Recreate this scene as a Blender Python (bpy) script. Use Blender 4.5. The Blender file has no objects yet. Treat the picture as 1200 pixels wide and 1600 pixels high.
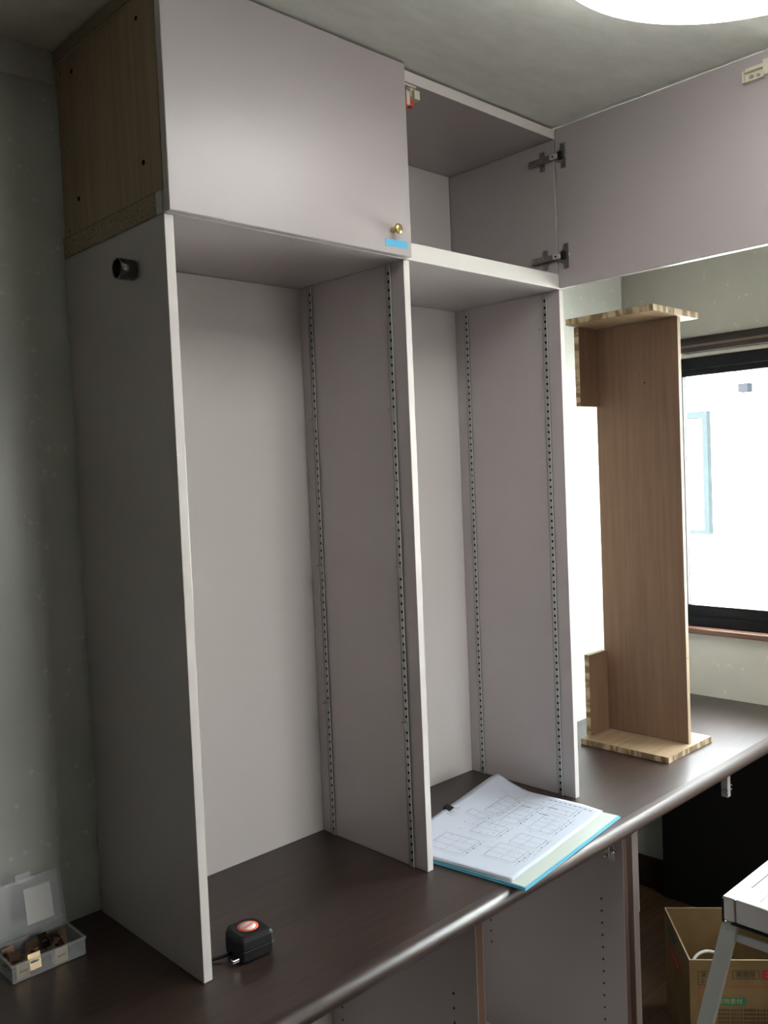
import bpy, bmesh, math, random
from mathutils import Vector, Matrix, noise
C = bpy.context.scene.collection
SC = bpy.context.scene
PI = math.pi
# ------------------------------------------------------------------ camera
cam_d = bpy.data.cameras.new('camera'); cam = bpy.data.objects.new('camera', cam_d); C.objects.link(cam)
cam_d.sensor_fit = 'HORIZONTAL'; cam_d.sensor_width = 36.0; cam_d.lens = 1379.4851 / 1200 * 36
cam_d.clip_start = 0.02; cam_d.clip_end = 100
_r = Vector((0.7208802, -0.69179656, -0.04182411)); _u = Vector((0.06059165, 0.00279305, 0.99815873)); _f = Vector((0.69040596, 0.72208706, -0.04393055))
cam.matrix_world = Matrix(((_r.x, _u.x, -_f.x, -0.76419), (_r.y, _u.y, -_f.y, -1.28827), (_r.z, _u.z, -_f.z, 1.63157), (0, 0, 0, 1)))
SC.camera = cam
# ------------------------------------------------------------------ sky and exposure
w = bpy.data.worlds.new('sky'); SC.world = w; w.use_nodes = True
bg = w.node_tree.nodes['Background']; bg.inputs[0].default_value = (0.95, 0.98, 1.0, 1); bg.inputs[1].default_value = 30.0
SC.view_settings.view_transform = 'Standard'; SC.view_settings.look = 'None'
SC.view_settings.gamma = 1; SC.view_settings.use_curve_mapping = False
SC.view_settings.exposure = -0.06
SC.cycles.max_bounces = 10; SC.cycles.diffuse_bounces = 6; SC.cycles.glossy_bounces = 4
SC.cycles.transmission_bounces = 8; SC.cycles.transparent_max_bounces = 12
SC.cycles.sample_clamp_indirect = 30.0
def portal(loc, rot, sx, sy):
    l = bpy.data.lights.new('daylight_portal', 'AREA'); l.shape = 'RECTANGLE'; l.size = sx; l.size_y = sy
    l.cycles.is_portal = True
    o = bpy.data.objects.new('daylight_portal', l); o.location = loc; o.rotation_euler = rot; C.objects.link(o)
portal((2.42, -0.50, 1.49), (0, PI/2, 0), 0.95, 1.72)
portal((1.10, -3.05-0.17, 1.40), (PI/2, 0, 0), 1.3, 1.3)
sun_d = bpy.data.lights.new('sun', 'SUN'); sun_d.energy = 130.0; sun_d.angle = 0.03; sun_d.color = (1.0, 0.96, 0.9)
sun = bpy.data.objects.new('sun', sun_d); C.objects.link(sun); sun.rotation_euler = Vector((0.80, 0.12, -0.78)).to_track_quat('-Z', 'Y').to_euler()   # high behind this house, on the neighbour's wall
LAMP_STRENGTH = 6.8
# ------------------------------------------------------------------ constants
ZT = 0.78                       # worktop surface
H = 1.29; ZM = ZT + H           # top of the open shelving, underside of wall cabinets
ZC = 2.466                      # ceiling
D = 0.3747; DB = 0.3451; T = 0.0174
XM = 0.5523; XR = 1.1024
YB = 0.385                      # back wall
XW = 2.237                      # window wall
# ------------------------------------------------------------------ material helpers
def mat(name, color, rough=0.5, metal=0.0, spec=0.5, coat=0.0):
    m = bpy.data.materials.new(name); m.use_nodes = True
    b = m.node_tree.nodes['Principled BSDF']
    b.inputs['Base Color'].default_value = (*color, 1); b.inputs['Roughness'].default_value = rough
    b.inputs['Metallic'].default_value = metal; b.inputs['Specular IOR Level'].default_value = spec
    b.inputs['Coat Weight'].default_value = coat
    return m
class NT:
    def __init__(s, m): s.m = m; s.t = m.node_tree; s.b = s.t.nodes['Principled BSDF']
    def n(s, typ, **kw):
        nd = s.t.nodes.new(typ)
        for k, v in kw.items():
            if k.startswith('_'): nd.inputs[k[1:].replace('_', ' ')].default_value = v
            else: setattr(nd, k, v)
        return nd
    def l(s, a, b): s.t.links.new(a, b)
    def math(s, op, a, b=None, c=None):
        nd = s.n('ShaderNodeMath', operation=op)
        for i, v in enumerate((a, b, c)):
            if v is None: continue
            if isinstance(v, (int, float)): nd.inputs[i].default_value = v
            else: s.l(v, nd.inputs[i])
        return nd.outputs[0]
    def coords(s, scale=(1, 1, 1), rot=(0, 0, 0)):
        tc = s.n('ShaderNodeTexCoord'); mp = s.n('ShaderNodeMapping'); mp.inputs['Scale'].default_value = scale; mp.inputs['Rotation'].default_value = rot
        s.l(tc.outputs['Object'], mp.inputs['Vector']); return mp.outputs[0]
    def noise(s, vec, scale, detail=3, rough=0.5):
        nd = s.n('ShaderNodeTexNoise'); nd.inputs['Scale'].default_value = scale; nd.inputs['Detail'].default_value = detail; nd.inputs['Roughness'].default_value = rough
        s.l(vec, nd.inputs['Vector']); return nd.outputs['Fac']
    def ramp(s, fac, stops):
        nd = s.n('ShaderNodeValToRGB'); e = nd.color_ramp.elements
        while len(e) < len(stops): e.new(0.5)
        for k, (p, c) in enumerate(stops): e[k].position = p; e[k].color = (*c, 1)
        s.l(fac, nd.inputs[0]); return nd.outputs[0]
    def mix(s, fac, a, b, typ='MIX'):
        nd = s.n('ShaderNodeMix', data_type='RGBA', blend_type=typ)
        for i, v in ((0, fac), (6, a), (7, b)):
            if isinstance(v, (int, float)): nd.inputs[i].default_value = v
            elif isinstance(v, tuple): nd.inputs[i].default_value = (*v, 1)
            else: s.l(v, nd.inputs[i])
        return nd.outputs[2]
    def color(s, o): s.l(o, s.b.inputs['Base Color'])
    def bump(s, h, strength=0.2, dist=0.001):
        nd = s.n('ShaderNodeBump'); nd.inputs['Strength'].default_value = strength; nd.inputs['Distance'].default_value = dist
        s.l(h, nd.inputs['Height']); s.l(nd.outputs[0], s.b.inputs['Normal'])
def wallpaper(name, base, swap):
    """pale wallpaper with a scattering of small pressed flowers; swap picks the two wall axes"""
    m = mat(name, base, 0.25, spec=0.5); s = NT(m)
    tc = s.n('ShaderNodeTexCoord'); sp = s.n('ShaderNodeSeparateXYZ'); s.l(tc.outputs['Object'], sp.inputs[0])
    cb = s.n('ShaderNodeCombineXYZ'); s.l(sp.outputs[swap], cb.inputs[0]); s.l(sp.outputs[2], cb.inputs[1])
    uv = cb.outputs[0]
    vo = s.n('ShaderNodeTexVoronoi', voronoi_dimensions='2D'); vo.inputs['Scale'].default_value = 21.0; s.l(uv, vo.inputs['Vector'])
    d = s.n('ShaderNodeVectorMath', operation='SUBTRACT'); sc = s.n('ShaderNodeVectorMath', operation='SCALE'); sc.inputs['Scale'].default_value = 1.0
    s.l(uv, d.inputs[0]); s.l(vo.outputs['Position'], d.inputs[1])
    ds = s.n('ShaderNodeSeparateXYZ'); s.l(d.outputs[0], ds.inputs[0])
    col = s.n('ShaderNodeSeparateColor'); s.l(vo.outputs['Color'], col.inputs[0])
    ang = s.math('ARCTAN2', ds.outputs[1], ds.outputs[0]); ang = s.math('ADD', ang, s.math('MULTIPLY', col.outputs[0], 6.28))
    ln = s.n('ShaderNodeVectorMath', operation='LENGTH'); s.l(d.outputs[0], ln.inputs[0])
    pet = s.math('MULTIPLY_ADD', s.math('COSINE', s.math('MULTIPLY', ang, 5.0)), 0.0019, 0.0036)
    fl = s.math('LESS_THAN', ln.outputs['Value'], pet)
    keep = s.math('GREATER_THAN', col.outputs[1], 0.72); fl = s.math('MULTIPLY', fl, keep)
    # a curved sprig leaving each flower
    st = s.math('LESS_THAN', s.math('ABSOLUTE', s.math('SUBTRACT', s.math('SINE', ang), s.math('MULTIPLY', ln.outputs['Value'], 26.0))), 0.09)
    st = s.math('MULTIPLY', s.math('MULTIPLY', st, s.math('LESS_THAN', ln.outputs['Value'], 0.020)), s.math('GREATER_THAN', col.outputs[1], 0.82))
    mo = s.math('MAXIMUM', fl, s.math('MULTIPLY', st, 0.6))
    n1 = s.noise(s.coords((90, 90, 12)), 4, 2); n2 = s.noise(uv, 9, 4)
    c = s.mix(n2, tuple(x*0.93 for x in base), tuple(min(1, x*1.05) for x in base))
    c = s.mix(s.math('MULTIPLY', mo, 0.8), c, (0.76, 0.77, 0.70))
    s.color(c); s.bump(s.math('MULTIPLY_ADD', mo, 0.6, n1), 0.25, 0.0008)
    return m
def wood(name, dark, light, axis, scale=1.0, rough=0.45, spec=0.5, coat=0.0, contrast=0.5, fine=60):
    m = mat(name, light, rough, spec=spec, coat=coat); s = NT(m)
    sc = [fine*scale]*3; sc[axis] = fine*scale*0.045
    sc2 = [7*scale]*3; sc2[axis] = 0.8*scale
    n1 = s.noise(s.coords(sc), 1.0, 6, 0.65); n2 = s.noise(s.coords(sc2), 1.0, 3)
    f = s.math('MULTIPLY_ADD', n1, 0.65, s.math('MULTIPLY', n2, 0.35))
    s.color(s.ramp(f, [(0.5-0.25*contrast, dark), (0.5+0.25*contrast, light)]))
    s.bump(n1, 0.12, 0.0006)
    return m
def blockedge(name, axis):
    """sawn edge of lumber-core board: short slanted blocks of end grain"""
    m = mat(name, (0.6, 0.42, 0.24), 0.65); s = NT(m)
    v = s.coords(); wv = s.n('ShaderNodeTexNoise'); wv.inputs['Scale'].default_value = 55; wv.inputs['Detail'].default_value = 1
    mp = s.n('ShaderNodeMapping'); sc = [0.25]*3; sc[axis] = 1.0; mp.inputs['Scale'].default_value = sc; mp.inputs['Rotation'].default_value = (0.25, 0.25, 0.2)
    s.l(v, mp.inputs[0]); s.l(mp.outputs[0], wv.inputs['Vector'])
    s.color(s.ramp(wv.outputs['Fac'], [(0.42, (0.17, 0.11, 0.055)), (0.50, (0.34, 0.24, 0.13)), (0.6, (0.46, 0.36, 0.23))]))
    return m
# ------------------------------------------------------------------ materials
M = {}
M['laminate'] = mat('lilac_grey_laminate', (0.425, 0.385, 0.385), 0.30, spec=0.6)
_s = NT(M['laminate']); _s.bump(_s.noise(_s.coords((1, 1, 1)), 900, 2), 0.05, 0.0003)
M['laminate_back'] = mat('pale_back_panel_laminate', (0.68, 0.645, 0.625), 0.45, spec=0.4)
M['edge_band'] = mat('pale_edge_band', (0.66, 0.63, 0.60), 0.42)
M['wall_back'] = wallpaper('back_wall_paper', (0.58, 0.60, 0.56), 0)
M['wall_side'] = wallpaper('side_wall_paper', (0.58, 0.60, 0.56), 1)
m = mat('ceiling_paper', (0.50, 0.50, 0.44), 0.75, spec=0.25); s = NT(m)
c1 = s.noise(s.coords((5, 12, 5), (0, 0, 0.5)), 2.2, 6, 0.7); s.color(s.ramp(c1, [(0.3, (0.66, 0.68, 0.62)), (0.7, (0.78, 0.80, 0.74))]))
s.bump(s.noise(s.coords(), 260, 3), 0.25, 0.001); M['ceiling'] = m
M['worktop'] = wood('dark_walnut_laminate', (0.010, 0.0045, 0.0028), (0.044, 0.021, 0.0135), 0, 1.0, 0.46, 0.45, coat=0.5, contrast=0.45, fine=130)
M['worktop'].node_tree.nodes['Principled BSDF'].inputs['Coat Roughness'].default_value = 0.40
M['dark_wood'] = wood('dark_brown_trim', (0.022, 0.011, 0.008), (0.05, 0.026, 0.019), 2, 1.0, 0.4)
M['dark_wood_y'] = wood('dark_brown_rail', (0.018, 0.008, 0.006), (0.036, 0.017, 0.013), 1, 1.0, 0.4)
M['rail_highlight'] = mat('brown_lip_highlight', (0.20, 0.15, 0.13), 0.35)  # highlights on the track lips, painted as a lighter brown
M['sill_wood'] = wood('window_sill_wood', (0.10, 0.045, 0.028), (0.19, 0.095, 0.060), 1, 1.0, 0.3)
M['brown_edge'] = wood('brown_edging', (0.055, 0.028, 0.018), (0.11, 0.06, 0.04), 2, 1.0, 0.5)
M['filler'] = wood('lilac_brown_post', (0.15, 0.11, 0.09), (0.21, 0.165, 0.145), 2, 1.0, 0.5)
M['floor'] = wood('wood_floor', (0.07, 0.035, 0.017), (0.15, 0.085, 0.045), 0, 1.0, 0.35)
M['raw_ply'] = wood('raw_board', (0.23, 0.165, 0.105), (0.36, 0.27, 0.18), 2, 1.0, 0.75, 0.2, contrast=0.8)
M['chipboard'] = mat('chipboard_edge', (0.42, 0.34, 0.21), 0.85)
_s = NT(M['chipboard']); _s.color(_s.ramp(_s.noise(_s.coords(), 300, 3), [(0.35, (0.17, 0.13, 0.075)), (0.65, (0.34, 0.27, 0.17))]))
M['jig_face'] = wood('lauan_plywood_face', (0.125, 0.066, 0.037), (0.25, 0.150, 0.092), 2, 1.0, 0.5, 0.3, contrast=1.3, fine=70)
M['jig_flat'] = wood('pale_plywood_face', (0.30, 0.20, 0.115), (0.42, 0.31, 0.195), 0, 1.0, 0.5, 0.4)
M['jig_edge_x'] = blockedge('board_edge_blocks_long', 0); M['jig_edge_y'] = blockedge('board_edge_blocks_cross', 1); M['jig_edge_z'] = blockedge('board_edge_blocks_upright', 2)
M['ply_strip'] = wood('pale_edge_strip', (0.30, 0.21, 0.13), (0.42, 0.33, 0.225), 2, 1.0, 0.55)
M['aluminium'] = mat('brushed_aluminium', (0.62, 0.63, 0.62), 0.38, 1.0)
_s = NT(M['aluminium']); _s.bump(_s.noise(_s.coords((400, 8, 8)), 1, 2), 0.1, 0.0004)
M['alu_leg'] = mat('matt_aluminium', (0.52, 0.56, 0.53), 0.5, 0.7)
M['steel'] = mat('zinc_steel', (0.42, 0.42, 0.40), 0.38, 0.85)
M['steel_dark'] = mat('nickel_hinge_steel', (0.34, 0.32, 0.30), 0.32, 1.0)
M['chrome'] = mat('polished_chrome', (0.75, 0.75, 0.75), 0.12, 1.0)
M['dark_chrome'] = mat('dark_chrome', (0.16, 0.17, 0.16), 0.25, 1.0)
M['bright_zinc'] = mat('bright_zinc', (0.80, 0.80, 0.78), 0.45, 0.6)
M['brass'] = mat('satin_brass', (0.62, 0.45, 0.19), 0.28, 1.0)
M['gold'] = mat('yellow_zinc_plate', (0.62, 0.46, 0.24), 0.3, 1.0)
_s = NT(M['gold']); _s.color(_s.ramp(_s.noise(_s.coords(), 60, 2), [(0.35, (0.70, 0.42, 0.30)), (0.5, (0.66, 0.52, 0.26)), (0.65, (0.45, 0.55, 0.35))]))
M['gold_dark'] = mat('brown_passivated_zinc', (0.20, 0.12, 0.075), 0.35, 1.0)
M['black'] = mat('black_rubber', (0.007, 0.007, 0.008), 0.55, spec=0.3)
M['black_frame'] = mat('black_sash_aluminium', (0.006, 0.007, 0.010), 0.45, spec=0.18)
M['black_panel'] = mat('black_board', (0.010, 0.009, 0.008), 0.6, spec=0.2)
M['slot_dark'] = mat('slot_shadow_black', (0.006, 0.006, 0.006), 0.9, spec=0.0)
M['paper'] = mat('white_paper', (0.54, 0.585, 0.67), 0.7, spec=0.2)
M['paper_line'] = mat('pencil_grey_print', (0.20, 0.22, 0.27), 0.8, spec=0.1)
M['paper_ink'] = mat('black_print', (0.05, 0.05, 0.06), 0.8, spec=0.1)
M['page'] = mat('cream_board', (0.56, 0.62, 0.56), 0.45)
M['cyan'] = mat('pale_blue_cover', (0.10, 0.42, 0.58), 0.4)
M['tape_blue'] = mat('blue_masking_tape', (0.075, 0.38, 0.62), 0.6)
M['ivory'] = mat('ivory_plastic', (0.66, 0.63, 0.50), 0.4)
M['red'] = mat('red_plastic', (0.62, 0.05, 0.03), 0.4)
M['orange'] = mat('orange_red_print', (0.80, 0.13, 0.06), 0.4)
M['white_label'] = mat('white_label', (0.72, 0.72, 0.70), 0.6)
M['kraft'] = mat('corrugated_cardboard', (0.42, 0.285, 0.135), 0.8, spec=0.15)
_s = NT(M['kraft']); _s.color(_s.ramp(_s.noise(_s.coords(), 12, 4), [(0.3, (0.21, 0.14, 0.062)), (0.7, (0.27, 0.185, 0.085))]))
M['kraft_edge'] = mat('cardboard_cut_edge', (0.36, 0.28, 0.17), 0.8)
M['print_black'] = mat('carton_black_print', (0.03, 0.025, 0.02), 0.7)
M['print_green'] = mat('carton_green_print', (0.03, 0.20, 0.09), 0.7)
M['print_dkgreen'] = mat('carton_dark_green_print', (0.05, 0.10, 0.07), 0.7)
M['print_red'] = mat('carton_red_print', (0.45, 0.035, 0.035), 0.7)
M['print_kraft'] = mat('carton_reversed_print', (0.45, 0.36, 0.2), 0.7)
M['cable'] = mat('white_cable', (0.75, 0.75, 0.70), 0.4)
M['hole'] = M['slot_dark']
m = mat('clear_polypropylene', (0.80, 0.84, 0.86), 0.18, spec=0.5); M['clear'] = m
m.node_tree.nodes['Principled BSDF'].inputs['Alpha'].default_value = 0.17
m = bpy.data.materials.new('window_glass'); m.use_nodes = True; t = m.node_tree; t.nodes.clear()
o_ = t.nodes.new('ShaderNodeOutputMaterial'); tr = t.nodes.new('ShaderNodeBsdfTransparent'); gl = t.nodes.new('ShaderNodeBsdfGlossy'); gl.inputs['Roughness'].default_value = 0.02
fr = t.nodes.new('ShaderNodeFresnel'); ge = t.nodes.new('ShaderNodeNewGeometry'); mr = t.nodes.new('ShaderNodeMapRange'); mr.inputs[3].default_value = 1.45; mr.inputs[4].default_value = 1/1.45; t.links.new(ge.outputs['Backfacing'], mr.inputs[0]); t.links.new(mr.outputs[0], fr.inputs[0]); mx = t.nodes.new('ShaderNodeMixShader')
tr.inputs[0].default_value = (0.94, 0.97, 0.97, 1)
t.links.new(fr.outputs[0], mx.inputs[0]); t.links.new(tr.outputs[0], mx.inputs[1]); t.links.new(gl.outputs[0], mx.inputs[2]); t.links.new(mx.outputs[0], o_.inputs[0]); M['glass'] = m
m = bpy.data.materials.new('daylight_dimming_tint'); m.use_nodes = True; t = m.node_tree; t.nodes.clear(); o_ = t.nodes.new('ShaderNodeOutputMaterial'); tr = t.nodes.new('ShaderNodeBsdfTransparent'); tr.inputs[0].default_value = (0.58, 0.57, 0.56, 1); t.links.new(tr.outputs[0], o_.inputs[0]); M['dimmed_pane'] = m  # tint added to dim the daylight from the window behind the camera
m = mat('lit_lamp_cover', (0.9, 0.9, 0.88), 0.4); M['lamp'] = m
m.node_tree.nodes['Principled BSDF'].inputs['Emission Color'].default_value = (1.0, 0.985, 0.96, 1)
m.node_tree.nodes['Principled BSDF'].inputs['Emission Strength'].default_value = LAMP_STRENGTH
M['lamp_rim'] = mat('white_lamp_body', (0.8, 0.8, 0.78), 0.4)
M['house_wall'] = mat('white_render', (0.85, 0.85, 0.83), 0.8)
M['house_frame'] = mat('blue_grey_window_frame', (0.0165, 0.0215, 0.0235), 0.9, spec=0.0)
M['house_glass'] = mat('far_window_pane', (0.40, 0.45, 0.46), 0.5)
M['house_roof'] = mat('grey_roof_eave', (0.0125, 0.0135, 0.016), 0.9, spec=0.0)
M['ground'] = mat('darkened_unseen_ground', (0.10, 0.10, 0.10), 0.9)  # unseen ground, darkened and widened to cut light from below
M['room_side'] = wood('dark_unseen_wall', (0.06, 0.05, 0.045), (0.10, 0.085, 0.075), 2, 0.5, 0.6)  # unseen walls made dark brown to cut bounced light
# ------------------------------------------------------------------ mesh helpers
def boxbm(bm, x0, x1, y0, y1, z0, z1, mi=0, mtx=None):
    v = [bm.verts.new((x, y, z)) for x in (x0, x1) for y in (y0, y1) for z in (z0, z1)]
    if mtx is not None:
        for a in v: a.co = mtx @ a.co
    fs = []
    for idx in ((0, 1, 3, 2), (4, 6, 7, 5), (0, 4, 5, 1), (2, 3, 7, 6), (0, 2, 6, 4), (1, 5, 7, 3)):   # -x +x -y +y -z +z
        f = bm.faces.new([v[i] for i in idx]); f.material_index = mi; fs.append(f)
    return fs
def link(name, bm, mats, parent=None, smooth=False, loc=None):
    me = bpy.data.meshes.new(name); bmesh.ops.recalc_face_normals(bm, faces=bm.faces[:]); bm.to_mesh(me); bm.free()
    if not isinstance(mats, (list, tuple)): mats = [mats]
    for a in mats: me.materials.append(a)
    if smooth:
        for p in me.polygons: p.use_smooth = True
    o = bpy.data.objects.new(name, me); C.objects.link(o)
    if parent is not None: o.parent = parent
    if loc is not None: o.location = loc
    return o
def bevel(bm, w, seg=2, sel=None):
    es = bm.edges[:] if sel is None else [e for e in bm.edges if sel(e)]
    bmesh.ops.bevel(bm, geom=es, offset=w, segments=seg, affect='EDGES', profile=0.5)
def box(name, x0, x1, y0, y1, z0, z1, m, parent=None, bev=0.0, seg=2):
    """a box in world coordinates; the parent sits somewhere else, so shift into its frame"""
    off = org(parent); bm = bmesh.new()
    boxbm(bm, x0-off.x, x1-off.x, y0-off.y, y1-off.y, z0-off.z, z1-off.z)
    if bev: bevel(bm, bev, seg)
    return link(name, bm, m, parent)
ORG = {}
def org(p):
    v = Vector((0, 0, 0))
    while p is not None: v += p.location; p = p.parent
    return v
def cyl(bm, p0, p1, r0, r1=None, n=16, mi=0, caps=True):
    p0, p1 = Vector(p0), Vector(p1); r1 = r0 if r1 is None else r1
    d = (p1-p0); q = d.to_track_quat('Z', 'Y'); a = []; b = []
    for i in range(n):
        c = Vector((math.cos(2*PI*i/n), math.sin(2*PI*i/n), 0))
        a.append(bm.verts.new(p0 + q @ (c*r0))); b.append(bm.verts.new(p1 + q @ (c*r1)))
    for i in range(n):
        f = bm.faces.new((a[i], a[(i+1) % n], b[(i+1) % n], b[i])); f.material_index = mi; f.smooth = True
    if caps:
        f = bm.faces.new(a[::-1]); f.material_index = mi; f = bm.faces.new(b); f.material_index = mi
def lathe(bm, prof, origin, axis, n=24, mi=0):
    q = Vector(axis).to_track_quat('Z', 'Y'); o = Vector(origin); rings = []
    for r, h in prof:
        rings.append([bm.verts.new(o + q @ Vector((r*math.cos(2*PI*i/n), r*math.sin(2*PI*i/n), h))) for i in range(n)])
    for k in range(len(rings)-1):
        for i in range(n):
            f = bm.faces.new((rings[k][i], rings[k][(i+1) % n], rings[k+1][(i+1) % n], rings[k+1][i])); f.material_index = mi; f.smooth = True
    if prof[0][0] > 1e-6: f = bm.faces.new(rings[0][::-1]); f.material_index = mi
    if prof[-1][0] > 1e-6: f = bm.faces.new(rings[-1]); f.material_index = mi
def tube(bm, pts, r, n=8, mi=0):
    pts = [Vector(p) for p in pts]; rings = []
    for k, p in enumerate(pts):
        d = (pts[min(k+1, len(pts)-1)] - pts[max(k-1, 0)]).normalized(); q = d.to_track_quat('Z', 'Y')
        rings.append([bm.verts.new(p + q @ Vector((r*math.cos(2*PI*i/n), r*math.sin(2*PI*i/n), 0))) for i in range(n)])
    for k in range(len(rings)-1):
        for i in range(n):
            f = bm.faces.new((rings[k][i], rings[k][(i+1) % n], rings[k+1][(i+1) % n], rings[k+1][i])); f.material_index = mi; f.smooth = True
    bm.faces.new(rings[0][::-1]); bm.faces.new(rings[-1])
def empty(name, loc, label=None, cat=None, group=None, rz=0):
    o = bpy.data.objects.new(name, None); C.objects.link(o); o.location = loc; o.rotation_euler = (0, 0, rz); o.empty_display_size = 0.05
    if label: tag(o, label, cat, group)
    return o
def tag(o, label, cat, group=None):
    o['label'] = label; o['category'] = cat
    if group: o['group'] = group
    return o
def struct(o): o['kind'] = 'structure'; return o
def plab(o, label): o['label'] = label; return o
def text_mesh(body, size):
    c = bpy.data.curves.new('lettering', 'FONT'); c.body = body; c.size = size; c.align_x = 'CENTER'; c.align_y = 'CENTER'
    o = bpy.data.objects.new('lettering', c); C.objects.link(o)
    me = bpy.data.meshes.new_from_object(o.evaluated_get(bpy.context.evaluated_depsgraph_get()))
    bpy.data.objects.remove(o); bpy.data.curves.remove(c); return me
def wall_hole(name, axis, p0, p1, a0, a1, z0, z1, holes, m):
    """wall slab with rectangular openings: axis 0 = slab across x, axis 1 = slab across y"""
    us = sorted({a0, a1, *[h[0] for h in holes], *[h[1] for h in holes]}); zs = sorted({z0, z1, *[h[2] for h in holes], *[h[3] for h in holes]})
    bm = bmesh.new()
    for i in range(len(us)-1):
        for j in range(len(zs)-1):
            uc = (us[i]+us[i+1])/2; zc = (zs[j]+zs[j+1])/2
            if any(h[0] < uc < h[1] and h[2] < zc < h[3] for h in holes): continue
            if axis == 0: boxbm(bm, p0, p1, us[i], us[i+1], zs[j], zs[j+1])
            else: boxbm(bm, us[i], us[i+1], p0, p1, zs[j], zs[j+1])
    bmesh.ops.remove_doubles(bm, verts=bm.verts[:], dist=1e-5)
    # drop the doubled inner faces
    seen = {}
    for f in bm.faces: seen.setdefault(tuple(sorted(v.index for v in f.verts)), []).append(f)
    bm.verts.index_update(); seen = {}
    for f in bm.faces: seen.setdefault(tuple(sorted(v.index for v in f.verts)), []).append(f)
    kill = [f for fs in seen.values() if len(fs) > 1 for f in fs]
    if kill: bmesh.ops.delete(bm, geom=kill, context='FACES_ONLY')
    return struct(link(name, bm, m))
# ------------------------------------------------------------------ room shell
XL, YF = -2.3, -3.05
WY0, WY1, WZ0, WZ1 = -1.36, 0.36, 1.03, 2.00
struct(box('floor', XL-0.1, XW+0.2, YF-0.1, 0.8, -0.06, 0.0, M['floor']))
struct(box('ceiling', XL-0.1, XW+0.2, YF-0.1, 0.8, ZC, ZC+0.06, M['ceiling']))
struct(box('wall_back', XL-0.1, 2.04, YB, 0.70, 0.0, ZC, M['wall_back']))
struct(box('wall_alcove', 2.04, XW, 0.60, 0.70, 0.0, ZC, M['wall_back']))
wall_hole('wall_right', 0, XW, XW+0.14, YF-0.1, 0.70, 0.0, ZC, [(WY0, WY1, WZ0, WZ1)], M['wall_side'])
wall_hole('wall_front', 1, YF-0.14, YF, XL-0.1, XW, 0.0, ZC, [(0.50, 1.70, 0.80, 2.0)], M['room_side'])
struct(box('wall_left', XL-0.1, XL, YF, YB, 0.0, ZC, M['room_side']))
struct(box('trim_1', XL, -0.002, YB-0.009, YB, 2.402, ZC, M['wall_back']))          # flat strip under the ceiling
struct(box('baseboard_right', XW-0.012, XW, 0.36, 0.60, 0.0, 0.118, M['dark_wood_y']))
bm = bmesh.new(); cyl(bm, (2.0385, 0.3835, ZT+0.001), (2.0385, 0.3835, ZC-0.001), 0.0022, n=8)
struct(link('trim_2', bm, M['edge_band']))                                             # pale bead drawing the light caught along the wall corner
# window
win = struct(box('window_1', XW+0.03, XW+0.11, WY0, WY1, WZ1-0.042, WZ1, M['black_frame'], bev=0.003))
def wp(name, *a, **k): return box(name, *a, parent=win, **k)
wp('frame_bottom', XW+0.03, XW+0.11, WY0, WY1, WZ0, WZ0+0.030, M['black_frame'])
wp('frame_side', XW+0.03, XW+0.11, WY0, WY0+0.03, WZ0+0.03, WZ1-0.042, M['black_frame'])
wp('frame_side', XW+0.03, XW+0.11, WY1-0.03, WY1, WZ0+0.03, WZ1-0.042, M['black_frame'])
ymid = (WY0+WY1)/2
for k, (a, b, xo) in enumerate(((ymid-0.02, WY1-0.03, 0.045), (WY0+0.03, ymid+0.02, 0.078))):
    sash = empty('sash', (0, 0, 0)); sash.parent = win
    x0, x1 = XW+xo, XW+xo+0.028
    z0, z1 = WZ0+0.03, WZ1-0.042
    box('sash_rail', x0, x1, a, b, z1-0.022, z1, M['black_frame'], sash)
    box('sash_rail', x0, x1, a, b, z0, z0+0.040, M['black_frame'], sash)
    box('sash_stile', x0, x1, a, a+0.04, z0+0.04, z1-0.022, M['black_frame'], sash)
    box('sash_stile', x0, x1, b-0.04, b, z0+0.04, z1-0.022, M['black_frame'], sash)
    box('glass_pane', x0+0.012, x0+0.016, a+0.04, b-0.04, z0+0.04, z1-0.022, M['glass'], sash)
struct(box('trim_3', XW-0.045, XW+0.03, WY0-0.04, WY1+0.06, 1.011, 1.030, M['sill_wood'], bev=0.002))
struct(box('trim_4', XW-0.018, XW+0.0, WY0-0.04, WY1+0.06, 2.032, 2.066, M['dark_wood_y'], bev=0.002))
# window behind the camera
win2 = struct(box('window_2', 0.50, 1.70, YF-0.12, YF-0.04, 1.96, 2.00, M['black_frame']))
for a in ((0.50, 0.54, 0.84, 1.96), (1.66, 1.70, 0.84, 1.96), (1.08, 1.12, 0.84, 1.96)): box('frame_post', a[0], a[1], YF-0.12, YF-0.04, a[2], a[3], M['black_frame'], win2)
box('frame_bottom', 0.50, 1.70, YF-0.12, YF-0.04, 0.80, 0.84, M['black_frame'], win2)
box('glass_pane', 0.54, 1.66, YF-0.085, YF-0.08, 0.84, 1.96, M['dimmed_pane'], win2)
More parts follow.
